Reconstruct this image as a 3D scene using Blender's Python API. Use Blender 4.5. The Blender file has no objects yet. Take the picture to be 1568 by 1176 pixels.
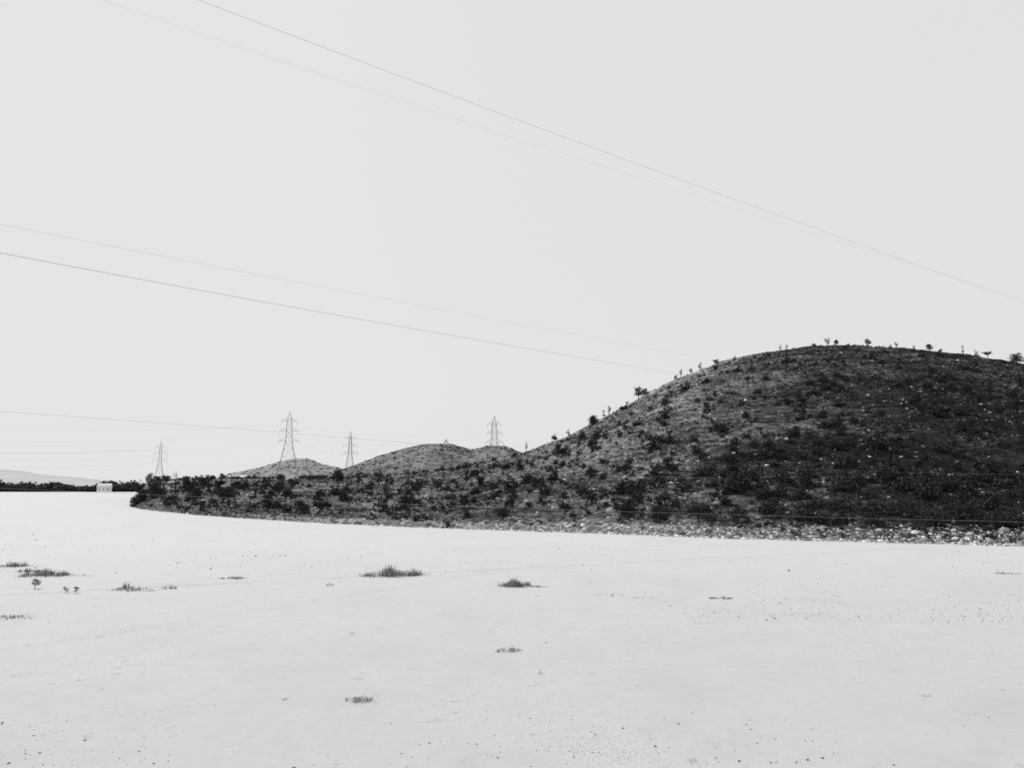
import bpy, math
import numpy as np
rng = np.random.default_rng(7)
S = bpy.context.scene
S.view_settings.view_transform = 'Standard'
S.view_settings.look = 'None'
S.view_settings.exposure = 0

# ------------------------------------------------------------ camera
H = 8.0
F = 1568*26/36.0
P = math.atan(154/F)
cp, sp = math.cos(P), math.sin(P)
cam = bpy.data.cameras.new("camera"); cam.lens = 26; cam.sensor_width = 36
cam.clip_end = 60000; cam.clip_start = 0.1
co = bpy.data.objects.new("camera", cam); S.collection.objects.link(co)
co.location = (0, 0, H); co.rotation_euler = (math.pi/2+P, 0, 0)
S.camera = co

def ray(px, py):
    """photo measurement -> direction (x,y,z)"""
    u = (px-784.0)/F; v = (588.0-py)/F
    return np.array([u, cp - v*sp, sp + v*cp])
def at_dist(px, py, Y):
    d = ray(px, py); d = d*(Y/d[1]); return np.array([d[0], d[1], d[2]+H])
def on_ground(px, py):
    d = ray(px, py); k = -H/d[2]; return np.array([d[0]*k, d[1]*k, 0.0])

# ------------------------------------------------------------ noise
def _h(i, j, s):
    n = (i.astype(np.int64)*374761393 + j.astype(np.int64)*668265263 + s*974634777) & 0xFFFFFFFF
    n = ((n ^ (n >> 13))*1274126177) & 0xFFFFFFFF
    n = n ^ (n >> 16)
    return (n & 0xFFFFFF)/float(0xFFFFFF)
def vn(x, y, s=0):
    xi = np.floor(x); yi = np.floor(y); a = x-xi; b = y-yi
    a = a*a*(3-2*a); b = b*b*(3-2*b)
    return ((_h(xi, yi, s)*(1-a)+_h(xi+1, yi, s)*a)*(1-b) + (_h(xi, yi+1, s)*(1-a)+_h(xi+1, yi+1, s)*a)*b)*2-1
def fbm(x, y, o=4, s=0, g=0.5):
    r = 0; A = 1; t = 0
    for k in range(o):
        r = r+A*vn(x*2**k+17*k, y*2**k-31*k, s+k); t += A; A *= g
    return r/t
def ss(x):
    x = np.clip(x, 0, 1); return x*x*(3-2*x)

# ------------------------------------------------------------ mesh builder
class MB:
    def __init__(s): s.v = []; s.f = []; s.n = 0
    def add(s, v, f, m=0):
        v = np.asarray(v, float).reshape(-1, 3); f = np.asarray(f, np.int64)
        s.f.append((f+s.n, m)); s.v.append(v); s.n += len(v)
    def inst(s, v, f, pos, scl, rot, m=0):
        n = len(pos)
        if n == 0: return
        c, q = np.cos(rot)[:, None], np.sin(rot)[:, None]
        V = v[None]*scl[:, None, :]
        X = V[..., 0]*c - V[..., 1]*q; Y = V[..., 0]*q + V[..., 1]*c
        W = np.stack([X, Y, V[..., 2]], -1)+pos[:, None, :]
        FF = f[None]+(np.arange(n)*len(v))[:, None, None]
        s.add(W.reshape(-1, 3), FF.reshape(-1, f.shape[1]), m)
    def build(s, name, mats, smooth=False, parent=None):
        V = np.concatenate(s.v)
        loops = np.concatenate([f.ravel() for f, m in s.f])
        tot = np.concatenate([np.full(len(f), f.shape[1]) for f, m in s.f])
        mi = np.concatenate([np.full(len(f), m) for f, m in s.f])
        st = np.concatenate([[0], np.cumsum(tot)[:-1]])
        me = bpy.data.meshes.new(name)
        me.vertices.add(len(V)); me.vertices.foreach_set("co", V.astype(np.float32).ravel())
        me.loops.add(len(loops)); me.loops.foreach_set("vertex_index", loops.astype(np.int32))
        me.polygons.add(len(tot)); me.polygons.foreach_set("loop_start", st.astype(np.int32))
        me.polygons.foreach_set("loop_total", tot.astype(np.int32))
        me.polygons.foreach_set("material_index", mi.astype(np.int32))
        if smooth: me.polygons.foreach_set("use_smooth", np.ones(len(tot), bool))
        me.update(calc_edges=True)
        for m in mats: me.materials.append(m)
        o = bpy.data.objects.new(name, me); S.collection.objects.link(o)
        if parent: o.parent = parent
        return o

# ------------------------------------------------------------ materials (monochrome photograph: neutral greys)
def newmat(name):
    m = bpy.data.materials.new(name); m.use_nodes = True
    nt = m.node_tree; b = nt.nodes["Principled BSDF"]
    b.inputs["Roughness"].default_value = 0.95
    b.inputs["Specular IOR Level"].default_value = 0.1
    return m, nt, b
def nd(nt, t, **k):
    n = nt.nodes.new(t)
    for a, v in k.items(): setattr(n, a, v)
    return n
def noise(nt, vec, scale, detail=6, rough=0.6, sc=None):
    n = nd(nt, "ShaderNodeTexNoise"); n.inputs["Scale"].default_value = scale
    n.inputs["Detail"].default_value = detail; n.inputs["Roughness"].default_value = rough
    if sc:
        mp = nd(nt, "ShaderNodeMapping"); mp.inputs["Scale"].default_value = sc
        mp.inputs["Rotation"].default_value = (0, 0.10, 0)
        nt.links.new(vec, mp.inputs[0]); vec = mp.outputs[0]
    nt.links.new(vec, n.inputs["Vector"]); return n.outputs["Fac"]
def ramp(nt, fac, stops):
    r = nd(nt, "ShaderNodeValToRGB"); e = r.color_ramp.elements
    e[0].position, e[0].color = stops[0][0], (stops[0][1],)*3+(1,)
    e[1].position, e[1].color = stops[-1][0], (stops[-1][1],)*3+(1,)
    for p, c in stops[1:-1]:
        x = e.new(p); x.color = (c, c, c, 1)
    nt.links.new(fac, r.inputs[0]); return r.outputs[0]
def math_(nt, op, a, b):
    n = nd(nt, "ShaderNodeMath", operation=op)
    for i, x in enumerate((a, b)):
        if isinstance(x, (int, float)): n.inputs[i].default_value = x
        else: nt.links.new(x, n.inputs[i])
    return n.outputs[0]

def leafmat(name, lo, hi):
    m, nt, b = newmat(name)
    g = nd(nt, "ShaderNodeNewGeometry")
    r = ramp(nt, g.outputs["Random Per Island"], [(0, lo), (0.7, (lo+hi)*0.42), (1, hi)])
    nt.links.new(r, b.inputs["Base Color"]); return m
def plain(name, lo, hi, scale):
    m, nt, b = newmat(name)
    t = nd(nt, "ShaderNodeTexCoord")
    r = ramp(nt, noise(nt, t.outputs["Object"], scale), [(0.3, lo), (0.7, hi)])
    nt.links.new(r, b.inputs["Base Color"]); return m

M_leaf = leafmat("scrub_foliage", 0.016, 0.095)
M_leaf2 = leafmat("dry_foliage", 0.07, 0.36)
M_leafD = leafmat("distant_foliage_hazed", 0.045, 0.12)  # mid hill scrub, lightened with its hill to paint in haze
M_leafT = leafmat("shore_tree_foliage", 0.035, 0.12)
M_leafF = leafmat("far_foliage_hazed", 0.12, 0.22)  # far hill scrub, paler still, haze put into the colour
M_bark = plain("bark", 0.03, 0.08, 3)
M_rock = leafmat("pale_rock", 0.10, 0.8)
M_shore = leafmat("shore_stone", 0.16, 1.0)
M_grass = leafmat("dry_grass_blades", 0.14, 0.55)
M_steel = plain("galvanised_steel", 0.24, 0.30, 1)
M_wire = plain("wire_aluminium", 0.16, 0.2, 1)
M_wireL = plain("bright_wire", 0.30, 0.34, 1)
M_wireShadow = plain("wire_shadow_grey", 0.42, 0.5, 1)  # grey of the strand that stands in for a wire's shadow
M_white = plain("white_wall", 0.75, 0.8, 1)
M_roof = plain("sheet_roof", 0.6, 0.7, 1)
M_dark = plain("dark_opening", 0.10, 0.12, 1)
M_stone = leafmat("pebble_stone", 0.12, 0.55)

def hillmat(name, base, k, usev=True, scale=1.0):
    m, nt, b = newmat(name)
    t = nd(nt, "ShaderNodeTexCoord"); V = t.outputs["Object"]
    n1 = noise(nt, V, 0.8*scale, 9, 0.85)
    n2 = noise(nt, V, 0.05*scale, 4, 0.6)
    n3 = noise(nt, V, 0.35*scale, 8, 0.8, sc=(0.45, 0.6, 3.5))
    s = math_(nt, 'ADD', math_(nt, 'MULTIPLY', n1, 0.55), math_(nt, 'MULTIPLY', n3, 0.45))
    s = math_(nt, 'ADD', s, math_(nt, 'MULTIPLY', math_(nt, 'SUBTRACT', n2, 0.5), 0.24))
    if usev:
        a = nd(nt, "ShaderNodeAttribute", attribute_name="veg_shade")
        s = math_(nt, 'SUBTRACT', s, math_(nt, 'MULTIPLY', a.outputs["Fac"], 0.12))
    r = ramp(nt, s, [(0.36, base[0]), (0.43, base[1]), (0.49, base[2]), (0.55, base[3]), (0.62, base[4])])
    nt.links.new(r, b.inputs["Base Color"])
    bp = nd(nt, "ShaderNodeBump"); bp.inputs["Strength"].default_value = 1.0; bp.inputs["Distance"].default_value = k
    nt.links.new(s, bp.inputs["Height"]); nt.links.new(bp.outputs[0], b.inputs["Normal"])
    return m
M_hill = hillmat("hillside", (0.018, 0.05, 0.16, 0.42, 0.8), 3.0)
M_mid = hillmat("mid_hillside_hazed", (0.06, 0.10, 0.19, 0.32, 0.45), 3.0, False, 0.5)  # tones lifted so the colour carries the distance haze
M_far = hillmat("far_hillside_hazed", (0.14, 0.19, 0.27, 0.37, 0.48), 2.0, False, 0.25)  # paler again, haze painted into the albedo
M_rdg_hazed = hillmat("distant_ridge", (0.36, 0.39, 0.44, 0.50, 0.56), 1.0, False, 0.1)  # palest tones, the haze of the far ridge as colour

# ground material
M_gr, nt, b = newmat("pale_dry_lakebed")
t = nd(nt, "ShaderNodeTexCoord"); V = t.outputs["Object"]
sx = nd(nt, "ShaderNodeSeparateXYZ"); nt.links.new(V, sx.inputs[0])
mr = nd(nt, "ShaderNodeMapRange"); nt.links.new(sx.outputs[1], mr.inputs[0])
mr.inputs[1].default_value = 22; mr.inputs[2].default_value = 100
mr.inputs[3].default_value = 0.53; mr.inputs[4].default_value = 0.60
a1 = noise(nt, V, 0.06, 5, 0.6); a2 = noise(nt, V, 1.3, 8, 0.7); a3 = noise(nt, V, 9, 4, 0.7)
a4 = noise(nt, V, 0.25, 7, 0.7)
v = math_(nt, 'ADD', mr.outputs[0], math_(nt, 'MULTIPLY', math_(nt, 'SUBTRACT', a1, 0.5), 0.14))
v = math_(nt, 'ADD', v, math_(nt, 'MULTIPLY', math_(nt, 'SUBTRACT', a2, 0.5), 0.13))
v = math_(nt, 'ADD', v, math_(nt, 'MULTIPLY', math_(nt, 'SUBTRACT', a4, 0.5), 0.12))
sp_ = ramp(nt, math_(nt, 'ADD', math_(nt, 'MULTIPLY', a3, 0.6), math_(nt, 'MULTIPLY', a1, 0.4)), [(0.56, 0.0), (0.68, 0.32)])
v = math_(nt, 'SUBTRACT', v, sp_)
lp = ramp(nt, math_(nt, 'ADD', math_(nt, 'MULTIPLY', a2, 0.55), math_(nt, 'MULTIPLY', a4, 0.45)), [(0.57, 0.0), (0.67, 0.25)])
v = math_(nt, 'SUBTRACT', v, lp)
nt.links.new(v, b.inputs["Base Color"])
bp = nd(nt, "ShaderNodeBump"); bp.inputs["Strength"].default_value = 0.35; bp.inputs["Distance"].default_value = 0.06
nt.links.new(a2, bp.inputs["Height"]); nt.links.new(bp.outputs[0], b.inputs["Normal"])

# ------------------------------------------------------------ ground (one sheet, to the horizon)
rs = np.concatenate([[0], np.geomspace(3, 30000, 160)]); th = np.linspace(0, 2*np.pi, 145)[:-1]
R, T = np.meshgrid(rs, th, indexing='ij')
gx, gy = R*np.sin(T), R*np.cos(T)
gz = 0.05*fbm(gx*0.06, gy*0.06, 3, 5)*np.exp(-(R/90)**2)
i, j = np.meshgrid(np.arange(len(rs)-1), np.arange(len(th)), indexing='ij'); j2 = (j+1) % len(th); n = len(th)
fc = np.stack([i*n+j, (i+1)*n+j, (i+1)*n+j2, i*n+j2], -1).reshape(-1, 4)[:, ::-1]
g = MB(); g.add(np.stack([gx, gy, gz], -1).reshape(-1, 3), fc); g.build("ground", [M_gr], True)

# ------------------------------------------------------------ terrain profiles
def ledge(X, Y, zz):
    """position within the gently tilted, broken rock beds"""
    lv = (zz*0.8-0.055*X+5.0*fbm(X*0.022, Y*0.022, 3, 8)+1.3*fbm(X*0.13, Y*0.13, 3, 18))/4.4
    return lv-np.floor(lv)
class Terr:
    def __init__(s, shore, crest, amp, nscale, plateau=0, edge_noise=0, fall=2.2, strata=0.0):
        sh = np.array([on_ground(*p) if len(p) == 2 else at_dist(p[0], 742, p[2]) for p in shore])
        cr = np.array([at_dist(*p) for p in crest])
        s.t0 = min(cr[0, 0]/cr[0, 1], sh[0, 0]/sh[0, 1]); s.t1 = cr[-1, 0]/cr[-1, 1]
        tt = np.linspace(s.t0, s.t1, 1500)
        k = np.hanning(31); k /= k.sum()
        def sm(a): return np.convolve(np.pad(a, 15, 'edge'), k, 'valid')
        s.tt = tt
        s.ys = sm(np.interp(tt, sh[:, 0]/sh[:, 1], sh[:, 1]))
        s.yc = sm(np.interp(tt, cr[:, 0]/cr[:, 1], cr[:, 1]))
        s.zc = sm(np.interp(tt, cr[:, 0]/cr[:, 1], cr[:, 2]))
        s.amp, s.ns, s.pl, s.en, s.fall, s.st = amp, nscale, plateau, edge_noise, fall, strata
    def rel(s, X, Y):
        t = X/Y
        ys = np.interp(t, s.tt, s.ys); yc = np.interp(t, s.tt, s.yc); zc = np.interp(t, s.tt, s.zc)
        if s.en: ys = ys*(1+s.en*fbm(t*60, t*0+3, 4, 9))
        return (Y-ys)/(yc-ys), ys, yc, zc
    def z(s, X, Y):
        r, ys, yc, zr = s.rel(X, Y)
        zc = np.maximum(zr, 0)
        rc = np.clip(r, 0, 1)
        zz = zc*(0.75*rc+0.25*ss(rc))
        q = np.maximum(r-1, 0)
        zz = np.where(r > 1, zc*(1+0.75*q-s.fall*q*q), zz)
        if s.pl:
            zz = np.maximum(zz, np.minimum(zc, s.pl)*(1-ss((q-0.6)/2.4))*(r > 1))
        d = r*(yc-ys)
        zz = zz + s.bank()*ss(d/2.5)*np.clip(zc, 0, 1)
        w = ss(r/0.15)*np.clip(zc/12, 0.0, 1)
        nz = s.amp*fbm(X*s.ns, Y*s.ns, 3, 1)*(1-0.7*ss((r-0.8)/0.2)*(r < 1.3))
        nz = nz + s.amp*0.22*fbm(X*s.ns*7, Y*s.ns*7, 4, 4, 0.65)
        zz = zz + nz*w
        if s.st:
            fr = ledge(X, Y, zz)
            zz = zz + s.st*w*(ss(fr*1.6)-fr)*ss(0.5+0.9*vn(X*.06, Y*.06, 12))
        zz = np.where((r < 0) | (zr <= 0.02), -0.6, zz)
        return np.maximum(zz, -1.5)
    def bank(s): return 0.7 if s.en else 0.0
    def mesh(s, name, mat, nu, nr, rmax, veg_shade=None, pw=1.0):
        t = np.linspace(s.t0, s.t1, nu)
        r = np.concatenate([[-0.02], np.linspace(0, 1.1, int(nr*0.85))**pw*(1.1/1.1**pw), np.linspace(1.12, rmax, nr-int(nr*0.85))])
        Tt, Rr = np.meshgrid(t, r, indexing='ij')
        ys = np.interp(Tt, s.tt, s.ys); yc = np.interp(Tt, s.tt, s.yc)
        if s.en: ys = ys*(1+s.en*fbm(Tt*60, Tt*0+3, 4, 9))
        Y = ys+Rr*(yc-ys); X = Tt*Y; Z = s.z(X, Y)
        a, b2 = X.shape
        i, j = np.meshgrid(np.arange(a-1), np.arange(b2-1), indexing='ij')
        f = np.stack([i*b2+j, (i+1)*b2+j, (i+1)*b2+j+1, i*b2+j+1], -1).reshape(-1, 4)
        m = MB(); m.add(np.stack([X, Y, Z], -1), f); o = m.build(name, [mat], True)
        if veg_shade is not None:
            at = o.data.attributes.new("veg_shade", 'FLOAT', 'POINT')
            at.data.foreach_set("value", veg_shade(X, Y).ravel().astype(np.float32))
        return o

shore = [(150, 768), (196, 771), (203, 779), (250, 784), (300, 789), (400, 796), (500, 802), (600, 806), (700, 810), (800, 813),
         (900, 816), (1000, 820), (1100, 824), (1200, 827), (1300, 829), (1400, 832), (1568, 836), (1800, 842), (2300, 850)]
crest = [(150, 744, 330), (196, 747, 330), (215, 743, 330), (260, 741, 330), (330, 740, 325), (420, 739, 320), (520, 738, 310), (600, 734, 310), (660, 729, 315),
         (700, 724, 320), (750, 715, 325), (800, 699, 325), (850, 682, 325), (900, 656, 325), (950, 629, 328), (1000, 603, 330), (1040, 583, 335),
         (1100, 560, 340), (1150, 547, 345), (1200, 538, 345), (1250, 532, 345), (1300, 532, 342), (1350, 535, 338), (1400, 538, 332), (1450, 543, 326),
         (1500, 550, 320), (1568, 561, 312), (1700, 588, 300), (1900, 640, 280), (2300, 730, 270)]
hill = Terr(shore, crest, 3.0, 1/38., plateau=6, edge_noise=0.012, strata=1.8)
t_tip0 = ray(199, 742)[0]/ray(199, 742)[1]; t_tip1 = ray(235, 742)[0]/ray(235, 742)[1]
hill.zc = hill.zc*ss((hill.tt-t_tip0)/(t_tip1-t_tip0)) - 1.0*(hill.tt < t_tip0)

def bx(X, Y): return 784+F*X/(Y*cp)      # bearing
def veg_shade(X, Y):
    r, ys, yc, zc = hill.rel(X, Y); b = bx(X, Y)
    v = 0.08+0.62*ss((b-1030)/420)  # denser scrub and the right flank's shade, both put into the colour
    v = v+0.40*ss((b-950)/200)*np.exp(-((r-0.16)/0.12)**2)
    v = v+0.28*ss((b-1200)/300)*ss((0.7-r)/0.4)
    v = v-0.8*np.exp(-(np.maximum(r, 0)/0.03)**2)*ss((b-250)/300)
    v = v-0.25*ss((b-700)/150)*ss((1200-b)/150)*ss((r-0.35)/0.3)  # lit left slope, lightened in the colour
    v = v-0.6*np.exp(-((r-1.0)/0.03)**2)*ss((1260-b)/100)
    v = v+0.45*fbm(X*0.03, Y*0.03, 4, 22)
    fr = ledge(X, Y, hill.z(X, Y))
    v = v+0.26*(ss((0.35-fr)/0.15)-0.35)*ss((r-0.2)/0.2)*ss(0.4+0.9*vn(X*.05, Y*.05, 31))
    return v
hill.mesh("hill", M_hill, 1300, 420, 3.6, veg_shade, 1.25)

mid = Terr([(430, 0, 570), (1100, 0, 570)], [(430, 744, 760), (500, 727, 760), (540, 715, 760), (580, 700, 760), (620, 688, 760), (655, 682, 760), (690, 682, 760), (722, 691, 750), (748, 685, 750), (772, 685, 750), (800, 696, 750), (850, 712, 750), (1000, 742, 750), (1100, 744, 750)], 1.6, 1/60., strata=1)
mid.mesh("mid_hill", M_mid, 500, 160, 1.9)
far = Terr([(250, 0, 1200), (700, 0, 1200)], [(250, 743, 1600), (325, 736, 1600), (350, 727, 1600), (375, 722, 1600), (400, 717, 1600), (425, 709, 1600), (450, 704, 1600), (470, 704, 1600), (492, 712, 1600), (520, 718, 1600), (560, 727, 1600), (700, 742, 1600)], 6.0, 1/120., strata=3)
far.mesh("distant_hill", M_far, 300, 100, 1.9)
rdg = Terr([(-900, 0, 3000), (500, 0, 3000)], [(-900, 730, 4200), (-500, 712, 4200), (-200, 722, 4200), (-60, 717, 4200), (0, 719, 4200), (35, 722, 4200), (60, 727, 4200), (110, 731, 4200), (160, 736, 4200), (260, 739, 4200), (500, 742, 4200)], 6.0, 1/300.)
rdg.mesh("distant_ridge", M_rdg_hazed, 300, 60, 1.9)

# ------------------------------------------------------------ foliage templates
def leaves(centers, per, spread, size, rg):
    n = len(centers)*per
    c = np.repeat(centers, per, 0)+rg.normal(0, 1, (n, 3))*spread
    a = rg.normal(0, 1, (n, 3)); a /= np.linalg.norm(a, axis=1)[:, None]
    b = np.cross(a, rg.normal(0, 1, (n, 3))); b /= np.linalg.norm(b, axis=1)[:, None]
    sz = size*rg.uniform(0.5, 1.3, n)[:, None]
    v = np.stack([c-a*sz, c+b*sz*0.6, c+a*sz, c-b*sz*0.6], 1).reshape(-1, 3)
    return v, np.arange(n*4).reshape(-1, 4)
def dome(n, rg, flat=0.75):
    p = rg.normal(0, 1, (n, 3)); p /= np.linalg.norm(p, axis=1)[:, None]
    p *= rg.uniform(0.2, 1.0, n)[:, None]**0.6
    lop = 1+0.25*np.sin(3*np.arctan2(p[:, 1], p[:, 0])+rg.uniform(0, 6))
    p[:, 0] *= lop*0.45; p[:, 1] *= lop*0.45; p[:, 2] = np.abs(p[:, 2])*flat*rg.uniform(0.8, 1.1, n)
    return p
def bush_t(nc, per, spread, size, seed, flat=0.75):
    rg = np.random.default_rng(seed); return leaves(dome(nc, rg, flat), per, spread, size, rg)
big = [bush_t(46, 16, 0.065, 0.055, 10+k, 0.8) for k in range(6)]
med = [bush_t(20, 9, 0.085, 0.095, 30+k, 0.75) for k in range(6)]
sml = [bush_t(7, 5, 0.14, 0.17, 50+k, 0.7) for k in range(5)]
def rock_t(seed):
    rg = np.random.default_rng(seed)
    ph = (1+5**.5)/2
    v = np.array([(-1, ph, 0), (1, ph, 0), (-1, -ph, 0), (1, -ph, 0), (0, -1, ph), (0, 1, ph), (0, -1, -ph), (0, 1, -ph), (ph, 0, -1), (ph, 0, 1), (-ph, 0, -1), (-ph, 0, 1)])/1.9*0.5
    v = v*rg.uniform(0.6, 1.25, (12, 1))
    f = np.array([(0, 11, 5), (0, 5, 1), (0, 1, 7), (0, 7, 10), (0, 10, 11), (1, 5, 9), (5, 11, 4), (11, 10, 2), (10, 7, 6), (7, 1, 8), (3, 9, 4), (3, 4, 2), (3, 2, 6), (3, 6, 8), (3, 8, 9), (4, 9, 5), (2, 4, 11), (6, 2, 10), (8, 6, 7), (9, 8, 1)])
    return v, f
rocks = [rock_t(k) for k in range(5)]

def sample(n, rmin, rmax, dens):
    out = []; tot = 0
    while tot < n:
        X = rng.uniform(-190, 420, 60000); Y = rng.uniform(75, 380, 60000)
        t = X/Y; ok = (t > hill.t0+0.02) & (t < 1.0)
        X, Y = X[ok], Y[ok]
        r, ys, yc, zc = hill.rel(X, Y); b = bx(X, Y)
        k = (r > rmin) & (r < rmax) & (b > 205) & (zc > 0.3) & (rng.uniform(0, 1, len(X)) < dens(X, Y, r, b))
        X, Y = X[k], Y[k]; out.append(np.stack([X, Y], 1)); tot += len(X)
    o = np.concatenate(out)[:n]
    return np.column_stack([o, hill.z(o[:, 0], o[:, 1])])
def put(mb, temps, pos, sz, asp, m=0, sink=0.05):
    k = rng.integers(0, len(temps), len(pos)); rot = rng.uniform(0, 6.28, len(pos))
    pos = pos.copy(); pos[:, 2] -= sink*sz
    scl = np.stack([sz, sz*rng.uniform(0.8, 1.2, len(sz)), sz*asp], 1)
    for q, (v, f) in enumerate(temps):
        s_ = k == q; mb.inst(v, f, pos[s_], scl[s_], rot[s_], m)

def cl(X, Y, s, sc=0.045): return 0.5+0.5*np.clip(2.2*fbm(X*sc, Y*sc, 3, s), -1, 1)
def band(X, Y, lo, hi_):
    fr = ledge(X, Y, hill.z(X, Y)); return np.where((fr > lo) & (fr < hi_), 1.0, 0.55)
def d_med(X, Y, r, b):
    base = 0.15+0.5*cl(X, Y, 41)
    base = base*(0.3+0.7*ss((0.95-r)/0.6)) + 0.55*np.exp(-((r-0.15)/0.10)**2)*ss((b-900)/200)
    base = base*(0.1+0.9*ss((r-0.02)/0.04)) + 0.25*ss((520-b)/300)
    return np.clip(base, 0, 1)
scrub = MB()
pm = sample(1150, 0.015, 0.965, d_med); szm = rng.gamma(2.2, 0.55, len(pm))+0.6
put(scrub, med, pm, szm, rng.uniform(0.7, 1.1, len(pm)))
pb = sample(210, 0.05, 0.75, lambda X, Y, r, b: np.clip(0.10*ss((r-0.03)/0.05)+1.0*np.exp(-((r-0.12)/0.06)**2)*ss((b-900)/150), 0, 1))
szb = rng.uniform(2.2, 4.8, len(pb)); put(scrub, big, pb, szb, rng.uniform(0.7, 1.05, len(pb)))
ps = sample(15000, 0.003, 0.985, lambda X, Y, r, b: (0.25+0.75*cl(X, Y, 55, 0.08))*(0.5+0.5*ss((b-1000)/300))*band(X, Y, 0.0, 0.35)); szs = rng.gamma(2.2, 0.22, len(ps))+0.3
put(scrub, sml, ps, szs, rng.uniform(0.5, 1.0, len(ps)))
pd = sample(9000, 0.0, 1.03, lambda X, Y, r, b: 0.3+0.7*cl(X, Y, 66, 0.1)*(1-0.7*ss((b-1050)/300))); szd = rng.gamma(3, 0.18, len(pd))+0.3
put(scrub, sml, pd, szd, rng.uniform(0.3, 0.7, len(pd)), 1)
scrub.build("hillside_scrub", [M_leaf, M_leaf2])

rk = MB()
pr = sample(13000, 0.0, 1.0, lambda X, Y, r, b: np.clip((0.12+0.5*cl(X, Y, 90, 0.07)*ss((1350-b)/400))*band(X, Y, 0.35, 0.7)+0.4*np.exp(-(r/0.02)**2)*ss((b-600)/300), 0, 1))
szr = rng.gamma(1.6, 0.2, len(pr))+0.18; put(rk, rocks, pr, szr, rng.uniform(0.3, 0.8, len(pr)), 0, 0.0)
tv = rng.uniform(hill.t0+0.05, 1.0, 15000); tv = tv[rng.uniform(0, 1, 15000) < 0.25+0.75*ss((784+F*tv/cp-600)/400)]
ysv = np.interp(tv, hill.tt, hill.ys)*(1+0.012*fbm(tv*60, tv*0+3, 4, 9)); yy = ysv+rng.exponential(1.7, len(tv))-1.0
pz = np.column_stack([tv*yy, yy, np.maximum(hill.z(tv*yy, yy), 0)])
put(rk, rocks, pz, rng.gamma(1.3, 0.17, len(tv))+0.10, rng.uniform(0.4, 0.8, len(tv)), 1, 0.0)
rk.build("hillside_rocks", [M_rock, M_shore])

ms = MB()
tx = rng.uniform(mid.t0+0.02, mid.t1, 2200); yy = rng.uniform(570, 765, 2200); P3 = np.column_stack([tx*yy, yy, mid.z(tx*yy, yy)])
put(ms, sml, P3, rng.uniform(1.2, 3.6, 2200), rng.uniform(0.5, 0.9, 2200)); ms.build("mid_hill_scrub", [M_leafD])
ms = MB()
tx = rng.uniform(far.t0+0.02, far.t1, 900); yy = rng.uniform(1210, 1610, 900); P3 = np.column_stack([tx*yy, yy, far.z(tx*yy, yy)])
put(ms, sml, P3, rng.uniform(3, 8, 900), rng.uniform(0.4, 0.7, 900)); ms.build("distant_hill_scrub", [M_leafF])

tl = MB()
n = 1900
bxs = rng.uniform(-700, 300, n); yy = 810+rng.exponential(50, n); tv = (bxs-784)/F*cp
hh = 9.0+3.5*vn(bxs*0.07, bxs*0, 3)+rng.uniform(-3, 3, n)
hh = hh*np.where((bxs > 152) & (bxs < 168) & (yy < 830), 0.6, 1)
put(tl, med, np.column_stack([tv*yy, yy, np.zeros(n)]), hh*1.4, rng.uniform(0.55, 1.0, n))
n = 560
bxs = rng.uniform(225, 760, n); yy = rng.uniform(335, 480, n); tv = (bxs-784)/F*cp
put(tl, med, np.column_stack([tv*yy, yy, hill.z(tv*yy, yy)]), rng.uniform(2, 5.0, n), rng.uniform(0.6, 0.95, n))
tl.build("distant_tree_line", [M_leafT])

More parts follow.
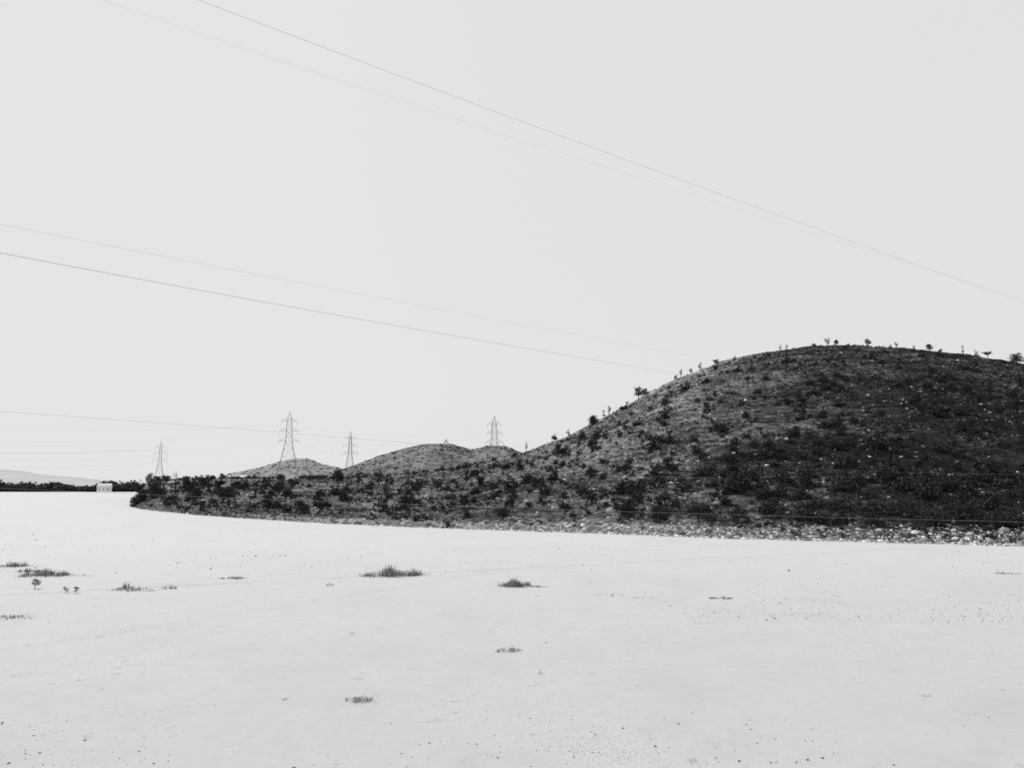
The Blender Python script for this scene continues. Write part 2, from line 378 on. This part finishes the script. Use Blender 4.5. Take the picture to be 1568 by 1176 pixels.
# ------------------------------------------------------------ trees
def tube(mb, p, r, m, k=6):
    p = np.array(p, float); V = []
    for q in range(len(p)):
        d = p[min(q+1, len(p)-1)]-p[max(q-1, 0)]; d /= np.linalg.norm(d)
        a = np.cross(d, [0.3, 0.9, 0.1]); a /= np.linalg.norm(a); b = np.cross(d, a)
        for w in range(k):
            an = 2*math.pi*w/k; V.append(p[q]+r[q]*(math.cos(an)*a+math.sin(an)*b))
    f = [[q*k+w, q*k+(w+1) % k, (q+1)*k+(w+1) % k, (q+1)*k+w] for q in range(len(p)-1) for w in range(k)]
    mb.add(V, f, m)
def tree(name, pos, h, w, kind, seed, mat=None):
    rg = np.random.default_rng(seed); mb = MB()
    th = {'round': 0.3, 'umbrella': 0.6, 'thin': 0.35, 'bush': 0.12}[kind]
    bend = rg.normal(0, 0.06, 2)*h
    top = np.array([bend[0], bend[1], h*(0.92 if kind == 'thin' else 0.7)])
    trunk = [np.array([0, 0, -0.4 if h > 1 else -.02]), np.array([bend[0]*.3, bend[1]*.3, h*th*0.7]), np.array([bend[0]*.7, bend[1]*.7, h*0.5]), top]
    r0 = h*0.025+(0.03 if h > 1 else 0)
    tube(mb, trunk, [r0*1.3, r0, r0*0.6, r0*0.2], 1)
    cs = []
    nl = {'round': 15, 'umbrella': 10, 'thin': 7, 'bush': 20}[kind]
    for q in range(nl):
        a = q*2.4+rg.uniform(0, 0.8); s0 = trunk[1]+(trunk[2]-trunk[1])*rg.uniform(0, 1)
        rr = w*0.5*rg.uniform(0.25, 0.95)
        if kind == 'umbrella': z = h*rg.uniform(0.78, 0.95)
        elif kind == 'bush': z = h*rg.uniform(0.08, 0.85)
        else: z = h*rg.uniform(0.35, 0.95)
        if kind == 'bush': rr *= math.sqrt(max(0.05, 1.05-(z/h)**2))
        elif kind != 'umbrella': rr *= (1.1-1.1*abs(z/h-0.6))
        e = np.array([math.cos(a)*rr, math.sin(a)*rr, z])
        if q % 2 == 0: tube(mb, [s0, (s0+e)/2+[0, 0, h*0.02], e], [r0*0.5, r0*0.3, r0*0.1], 1, 4)
        for c in range(4):
            cs.append(e*(1-rg.uniform(0, 0.45)*(c > 0)*np.array([1, 1, .3]))+rg.normal(0, 1, 3)*[w*.07, w*.07, h*.04])
    cs.append(top); cs = np.array(cs); cs[:, 2] = np.maximum(cs[:, 2], h*0.06)
    v, f = leaves(cs, 20, np.array([w*.07, w*.07, h*(.03 if kind == 'umbrella' else .055)]), max(0.06 if h > 1 else 0.02, min(w, h)*0.045), rg)
    mb.add(v, f, 0)
    o = mb.build(name, [mat or M_leaf, M_bark]); o.location = pos; return o

def crest_pos(px, back=0.985):
    tt = hill.tt; X = tt*hill.yc; Yv = hill.yc; Z = hill.zc-H
    pxs = 784+F*X/(Yv*cp+Z*sp); t = np.interp(px, pxs, tt); Y = np.interp(t, tt, hill.yc)*back
    return np.array([t*Y, Y, float(hill.z(np.array([t*Y]), np.array([Y]))[0])])
K = 340/F
for q, (px, hp, wp, kind) in enumerate([(1330, 12, 9, 'round'), (1373, 10, 6, 'thin'), (1423, 10, 13, 'round'), (1440, 6, 6, 'bush'), (1475, 15, 5, 'thin'), (1496, 9, 6, 'thin'), (1513, 11, 15, 'umbrella'), (1557, 15, 22, 'bush'),
     (1267, 13, 9, 'thin'), (1281, 10, 9, 'round'), (1247, 6, 8, 'bush'), (1205, 9, 5, 'thin'), (1195, 11, 5, 'thin'), (1400, 7, 5, 'thin'), (1125, 6, 5, 'thin'), (1097, 9, 12, 'round'), (1072, 13, 7, 'thin'), (1058, 10, 7, 'thin'),
     (1043, 13, 6, 'thin'), (1035, 8, 6, 'round'), (978, 19, 14, 'round'), (988, 12, 11, 'round'), (960, 8, 6, 'thin'), (925, 12, 6, 'thin'), (933, 14, 7, 'thin'), (908, 16, 16, 'bush'), (870, 10, 6, 'thin'), (849, 11, 9, 'round'), (806, 15, 5, 'thin')]):
    tree("hilltop_tree", crest_pos(px), hp*K*1.05, wp*K*1.05, kind, 200+q)

def hill_pos(px, py):
    """walk along a sight line to the slope -> world location of a plant measured in the photo"""
    d = ray(px, py); d = d/d[1]
    Y = np.linspace(90, 420, 4000); X = d[0]*Y; Z = d[2]*Y+H
    zz = hill.z(X, Y); k = np.argmax(zz > Z) if (zz > Z).any() else 2900
    return np.array([X[k], Y[k], zz[k]])
for q, (px, py, hp, wp, kind) in enumerate([(592, 782, 56, 22, 'thin'), (627, 790, 52, 38, 'round'), (518, 745, 26, 22, 'round'), (549, 746, 24, 14, 'round'), (580, 746, 24, 16, 'round'), (228, 757, 32, 16, 'round'), (251, 758, 32, 12, 'thin'), (268, 757, 33, 11, 'thin'),
     (240, 762, 25, 20, 'round'), (290, 756, 25, 26, 'bush'), (312, 752, 22, 18, 'round'), (335, 752, 18, 18, 'bush'), (405, 754, 22, 16, 'round'), (216, 770, 28, 22, 'bush'), (207, 777, 16, 16, 'bush'), (260, 776, 20, 30, 'bush'), (300, 768, 22, 24, 'bush'), (1025, 722, 24, 32, 'bush'), (1120, 722, 28, 34, 'bush'), (1217, 670, 20, 24, 'bush'), (1280, 688, 20, 24, 'bush'), (980, 752, 22, 30, 'bush'), (855, 700, 20, 14, 'round'),
     (1026, 678, 18, 12, 'round'), (1142, 640, 12, 15, 'bush'), (1412, 632, 15, 18, 'bush'), (1262, 640, 14, 16, 'bush'), (1070, 800, 34, 70, 'bush'), (1245, 800, 40, 60, 'bush'), (1290, 805, 44, 60, 'bush'), (960, 790, 30, 44, 'bush'), (1480, 800, 40, 70, 'bush'), (1180, 795, 36, 46, 'bush'), (1390, 790, 30, 50, 'bush'), (1010, 800, 28, 40, 'bush'), (1130, 802, 26, 50, 'bush'), (1340, 805, 24, 44, 'bush'), (1430, 805, 30, 44, 'bush'), (1545, 805, 34, 60, 'bush'),
     (460, 785, 22, 32, 'bush'), (340, 774, 26, 24, 'round'), (410, 778, 22, 24, 'bush'), (488, 770, 20, 16, 'round'), (712, 780, 24, 20, 'round'), (785, 778, 22, 20, 'round'), (770, 795, 20, 28, 'bush'), (865, 790, 24, 26, 'round'), (735, 745, 16, 16, 'round'), (905, 730, 16, 18, 'bush'),
     (670, 752, 18, 16, 'round'), (820, 745, 16, 18, 'bush'), (1350, 640, 13, 13, 'round'), (1205, 620, 12, 13, 'bush'), (1095, 610, 12, 10, 'round'), (1145, 585, 10, 9, 'round'), (1350, 560, 11, 11, 'round'), (1390, 590, 11, 13, 'bush')]):
    p = hill_pos(px, py); k = p[1]/F
    tree("scrub_tree", p, hp*k, wp*k, kind, 300+q)

# ------------------------------------------------------------ pylons
def beam(mb, a, b, w, m=0):
    a, b = np.array(a, float), np.array(b, float); d = b-a; d /= np.linalg.norm(d)
    u = np.cross(d, [0.01, 0.02, 1.0] if abs(d[2]) < .95 else [1.0, 0, 0]); u /= np.linalg.norm(u); v = np.cross(d, u)
    c = [(-w, -w), (w, -w), (w, w), (-w, w)]
    V = [a+u*x/2+v*y/2 for x, y in c]+[b+u*x/2+v*y/2 for x, y in c]
    mb.add(V, [(0, 1, 5, 4), (1, 2, 6, 5), (2, 3, 7, 6), (3, 0, 4, 7), (3, 2, 1, 0), (4, 5, 6, 7)], m)
def pylon(px, ytop, Y, bw, zb=None, yaw=0.3, w=0.16):
    top = at_dist(px, ytop, Y); X = top[0]
    if zb is None: zb = float(hill.z(np.array([X]), np.array([Y]))[0])
    zb = max(zb, 0)-0.3
    h = top[2]-zb
    mb = MB()
    lev = [0, .17, .31, .42, .51, .60, .68, .76, .84, .91]
    wid = [bw, bw*.80, bw*.62, bw*.48, bw*.37, bw*.26, bw*.22, bw*.20, bw*.18, bw*.14]
    C = []
    for l, ww in zip(lev, wid):
        C.append([np.array([sx_*ww/2, sy_*ww/2, l*h]) for sx_, sy_ in ((-1, -1), (1, -1), (1, 1), (-1, 1))])
    for q in range(len(lev)-1):
        for s_ in range(4):
            n_ = (s_+1) % 4
            beam(mb, C[q][s_], C[q+1][s_], w*1.2)
            beam(mb, C[q][s_], C[q+1][n_], w*.5); beam(mb, C[q][n_], C[q+1][s_], w*.5)
            beam(mb, C[q+1][s_], C[q+1][n_], w*.5)
    pk = np.array([0, 0, h])
    for s_ in range(4): beam(mb, C[-1][s_], pk, w)
    tips = []
    for l, L in ((.62, .13), (.75, .12), (.88, .10)):
        for sd in (-1, 1):
            tip = np.array([sd*L*h, 0, l*h]); tips.append(tip)
            ww = np.interp(l, lev, wid)/2
            for sy_ in (-1, 1):
                beam(mb, (sd*ww, sy_*ww, l*h), tip, w*.6); beam(mb, (sd*ww, sy_*ww, (l+.045)*h), tip, w*.5)
            for fr in (.35, .65):
                beam(mb, (sd*(ww+(L*h-ww)*fr), 0, l*h), (sd*(ww+(L*h-ww)*fr), 0, (l+.045*(1-fr))*h), w*.5)
            beam(mb, tip, tip-np.array([0, 0, .045*h]), w*.8)
    o = mb.build("transmission_tower", [M_steel]); o.location = (X, Y, zb); o.rotation_euler = (0, 0, yaw)
    c, s = math.cos(yaw), math.sin(yaw)
    return [np.array([X+t_[0]*c-t_[1]*s, Y+t_[0]*s+t_[1]*c, zb+t_[2]-.045*h]) for t_ in tips]
T1 = pylon(247, 675, 760, 11.5, 0, 0.5, 0.19)
T2 = pylon(444, 631, 440, 15.5, None, 0.35, 0.13)
T3 = pylon(537, 661, 560, 10.5, 5, 0.4, 0.14)
T4 = pylon(757, 637, 500, 17.0, None, 0.3, 0.14)
T5 = pylon(683, 672, 1500, 11, 90, 0.3, 0.2)

# ------------------------------------------------------------ wires
def curve(name, pts, r, mat):
    cu = bpy.data.curves.new(name, 'CURVE'); cu.dimensions = '3D'; cu.bevel_depth = r; cu.bevel_resolution = 1
    s = cu.splines.new('POLY'); s.points.add(len(pts)-1)
    for q, p in enumerate(pts): s.points[q].co = (p[0], p[1], p[2], 1)
    cu.materials.append(mat); o = bpy.data.objects.new(name, cu); S.collection.objects.link(o); return o
def wire(meas, Ya, Yb, r, mat, ext=(0, 0), name="power_line"):
    """sagging conductor in one vertical plane, running from distance Ya to Yb"""
    m = np.array(meas, float); c = np.polyfit(m[:, 0], m[:, 1], 2)
    a = m[0, 0]-ext[0]; b = m[-1, 0]+ext[1]
    pa = at_dist(a, np.polyval(c, a), Ya)[:2]; pb_ = at_dist(b, np.polyval(c, b), Yb)[:2]
    nrm = np.array([-(pb_-pa)[1], (pb_-pa)[0]]); pts = []
    for x in np.linspace(a, b, 90):
        d = ray(x, np.polyval(c, x)); k = nrm@pa/(nrm@d[:2]); pts.append(d*k+np.array([0, 0, H]))
    return curve(name, pts, r, mat)
wire([(305, 0), (560, 95), (1000, 260), (1568, 463)], 42, 260, 0.010, M_wire, (250, 350))
wire([(165, 0), (480, 113), (800, 216), (1200, 337), (1568, 460)], 65, 280, 0.006, M_wire, (250, 350))
wire([(0, 343), (375, 416), (700, 479), (1100, 552)], 100, 430, 0.012, M_wire, (200, 60))
wire([(0, 387), (240, 432), (700, 515), (1045, 574)], 75, 430, 0.025, M_wire, (200, 60))
wire([(0, 630), (240, 648), (430, 662), (757, 690)], 190, 500, 0.028, M_wire, (200, 0))
wire([(560, 672), (820, 697), (1120, 712), (1568, 727)], 240, 95, 0.009, M_wireL, (0, 250))
wire([(0, 748), (350, 762), (760, 778), (1160, 789), (1568, 800)], 70, 70, 0.010, M_wireL, (200, 250))
for A, B, r in ((T2, T4, .012), (T1, T3, .012)):
    for q in range(0, 6, 2):
        p, e = A[q], B[q]; s = np.linspace(0, 1, 40)[:, None]
        pts = p+(e-p)*s; pts[:, 2] -= 4*6*(s*(1-s))[:, 0]; curve("power_line", pts, r, M_wire)
for A, r in ((T1, .018), (T2, .010)):
    for q in range(0, 6):
        p = A[q]; e = p+np.array([-330, -40, 4]); s = np.linspace(0, 1, 40)[:, None]
        pts = p+(e-p)*s; pts[:, 2] -= 4*7*(s*(1-s))[:, 0]; curve("power_line", pts, r, M_wire)
# thin grey strand on the flats, standing in for a wire's shadow
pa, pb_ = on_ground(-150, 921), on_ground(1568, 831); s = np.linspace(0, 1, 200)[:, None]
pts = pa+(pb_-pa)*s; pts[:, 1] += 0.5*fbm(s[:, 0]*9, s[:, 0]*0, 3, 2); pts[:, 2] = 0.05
curve("wire_shadow_line", pts, 0.006, M_wireShadow)

# small buildings by the far shore
def house(px, py, Y, L, D, h, rh, z=None, nw=3):
    p = at_dist(px, py, Y)
    e = bpy.data.objects.new("white_house", None); S.collection.objects.link(e); e.location = (p[0], Y, p[2] if z is None else z); e.rotation_euler = (0, 0, 0.25)
    w = MB(); a, b2 = L/2, D/2
    w.add([(-a, -b2, -3), (a, -b2, -3), (a, b2, -3), (-a, b2, -3), (-a, -b2, h), (a, -b2, h), (a, b2, h), (-a, b2, h)],
          [(0, 1, 5, 4), (1, 2, 6, 5), (2, 3, 7, 6), (3, 0, 4, 7)]); w.add([(-a, -b2, h), (-a, b2, h), (-a, 0, h+rh*.95), (a, -b2, h), (a, b2, h), (a, 0, h+rh*.95)], [(0, 1, 2), (4, 3, 5)])
    w.build("walls", [M_white], parent=e)
    r = MB(); k = .5
    r.add([(-a-k, -b2-k, h-.1), (a+k, -b2-k, h-.1), (a+k, 0, h+rh), (-a-k, 0, h+rh), (-a-k, b2+k, h-.1), (a+k, b2+k, h-.1)], [(0, 1, 2, 3), (3, 2, 5, 4)]); r.build("roof", [M_roof], parent=e)
    d = MB()
    for x in np.linspace(-a*.65, a*.65, nw): beam(d, (x, -b2-.02, h*.45), (x, -b2-.02, h*.75), .7)
    d.build("windows", [M_dark], parent=e)
house(160, 752, 800, 13, 8, 5.0, 4.0, 0)
house(368, 736, 470, 14, 7, 1.8, 1.4, None, 4)

# ------------------------------------------------------------ grass tufts on the flats
def tuft(px, py, wpx, hpx, n, dens=1.0, name="grass_tuft", seed=0):
    rg = np.random.default_rng(seed); p = on_ground(px, py); k = p[1]/F
    w, h = wpx*k, hpx*k; d = max(w*0.55, 0.5)
    n = int(n*0.6)
    x = rg.normal(0, 0.26, n)*w; y = rg.normal(0, 0.28, n)*d
    cx = rg.uniform(-.45, .45, 11)*w; cy = rg.uniform(-.35, .35, 11)*d; q = rg.integers(0, 11, n); mk = rg.uniform(0, 1, n) < .65
    x = np.where(mk, cx[q]+rg.normal(0, .05, n)*w, x); y = np.where(mk, cy[q]+rg.normal(0, .07, n)*d, y)
    hs = rg.uniform(.5, 1.15, 11)[q]
    hh = h*rg.uniform(.3, 1.15, n)*np.where(mk, hs, .6)*(1-.55*np.clip(np.abs(x)/(w*.5), 0, 1)); a = rg.uniform(0, 6.28, n); ln = rg.uniform(.1, .9, n)*hh
    bw = 0.005+0.0035*(p[1]/25)
    bx_, by_ = np.cos(a)*ln, np.sin(a)*ln; pxx, pyy = -np.sin(a)*bw, np.cos(a)*bw
    z0 = np.zeros(n)
    V = np.stack([np.stack([x-pxx, y-pyy, z0-.05], 1), np.stack([x+pxx, y+pyy, z0-.05], 1),
                  np.stack([x+bx_*.4+pxx*.8, y+by_*.4+pyy*.8, hh*.65], 1), np.stack([x+bx_*.4-pxx*.8, y+by_*.4-pyy*.8, hh*.65], 1),
                  np.stack([x+bx_, y+by_, hh], 1)], 1).reshape(-1, 3)
    b0 = np.arange(n)*5
    mb = MB(); mb.add(V, np.stack([b0, b0+1, b0+2, b0+3], 1)); mb.f.append((np.stack([b0+3, b0+2, b0+4], 1), 0))
    o = mb.build(name, [M_grass]); o.location = p
for q, a in enumerate([(600, 882, 88, 16, 2800), (786, 898, 50, 14, 1700), (822, 899, 32, 3, 300), (68, 882, 70, 13, 1700), (20, 868, 56, 9, 800), (45, 876, 46, 7, 700), (125, 882, 34, 2, 160), (357, 886, 42, 4, 480), (505, 897, 12, 8, 60),
     (205, 904, 76, 7, 640), (192, 902, 16, 14, 200), (260, 902, 22, 11, 120), (1103, 917, 36, 5, 360), (1541, 879, 34, 3, 380), (778, 998, 44, 7, 300), (558, 1074, 62, 8, 460), (560, 1060, 64, 3, 110), (20, 947, 80, 6, 520), (540, 972, 8, 7, 26),
     (828, 1032, 7, 8, 22), (975, 1051, 10, 4, 18), (437, 1072, 12, 4, 70), (1060, 1165, 18, 4, 34), (985, 915, 40, 3, 70), (930, 912, 60, 3, 90), (1235, 942, 110, 2, 180), (25, 1036, 16, 3, 40)]):
    tuft(*a, seed=400+q)
for px, py, h in ((53, 902, 15), (100, 908, 9), (116, 909, 10)):
    p = on_ground(px, py); k = p[1]/F; tree("small_plant", p, h*k, h*k*1.2, 'thin', px, M_leaf2)

# pebbles / dry litter
pe = MB()
def peb(n, x0, x1, y0, y1, s, seed):
    px = rng.uniform(x0, x1, n); py = rng.uniform(y0, y1, n); pts = np.array([on_ground(a, b_) for a, b_ in zip(px, py)])
    m = fbm(pts[:, 0]*.15, pts[:, 1]*.15, 3, seed) > 0.02; pts = pts[m]
    put(pe, rocks, pts, rng.gamma(1.6, s/2, len(pts))+0.012, rng.uniform(.3, .8, len(pts)), 0, 0)
peb(2200, 900, 1900, 885, 955, 0.055, 3); peb(2600, -300, 1900, 845, 1176, 0.03, 4); peb(600, -200, 260, 1000, 1250, 0.032, 6); peb(900, 1300, 1800, 1000, 1250, 0.028, 7); peb(2400, -200, 1900, 815, 880, 0.09, 8); peb(900, -200, 500, 775, 870, 0.12, 11)
pts = np.array([on_ground(a+rng.normal(0, 1), 1081+rng.normal(0, .8)) for a in (262, 266, 286, 291, 300, 309, 330, 336, 344)])
put(pe, rocks, pts, rng.uniform(.05, .11, len(pts)), rng.uniform(.3, .6, len(pts)))
pts = np.array([on_ground(a, b_) for a, b_ in ((1363, 971), (1496, 912), (1262, 888), (1370, 898), (1078, 1047), (3, 1110), (793, 994), (157, 1056), (235, 1170), (1142, 1110))])
put(pe, rocks, pts, rng.uniform(.06, .12, len(pts)), rng.uniform(.4, .7, len(pts)))
pe.build("pebbles", [M_stone])

# ------------------------------------------------------------ light
el, az = math.radians(31), math.radians(-45)
d = np.array([math.sin(az)*math.cos(el), math.cos(az)*math.cos(el), math.sin(el)])
sl = bpy.data.lights.new("sun", 'SUN'); sl.energy = 2.95; sl.angle = math.radians(0.6); sl.color = (1, 0.995, 0.985)
so = bpy.data.objects.new("sun", sl); S.collection.objects.link(so)
from mathutils import Vector
so.rotation_euler = Vector(d).to_track_quat('Z', 'Y').to_euler(); so.location = (0, 0, 100)
w = bpy.data.worlds.new("World"); S.world = w; w.use_nodes = True; nt = w.node_tree
bg = nt.nodes["Background"]; bg.inputs[1].default_value = 0.1
sky = nd(nt, "ShaderNodeTexSky", sky_type='NISHITA'); sky.sun_disc = False; sky.sun_elevation = el; sky.sun_rotation = az
sky.dust_density = 3
bw = nd(nt, "ShaderNodeRGBToBW"); nt.links.new(sky.outputs[0], bw.inputs[0])
v = math_(nt, 'ADD', math_(nt, 'MULTIPLY', math_(nt, 'MINIMUM', bw.outputs[0], 8.0), 0.05), 7.4)
nt.links.new(v, bg.inputs[0])
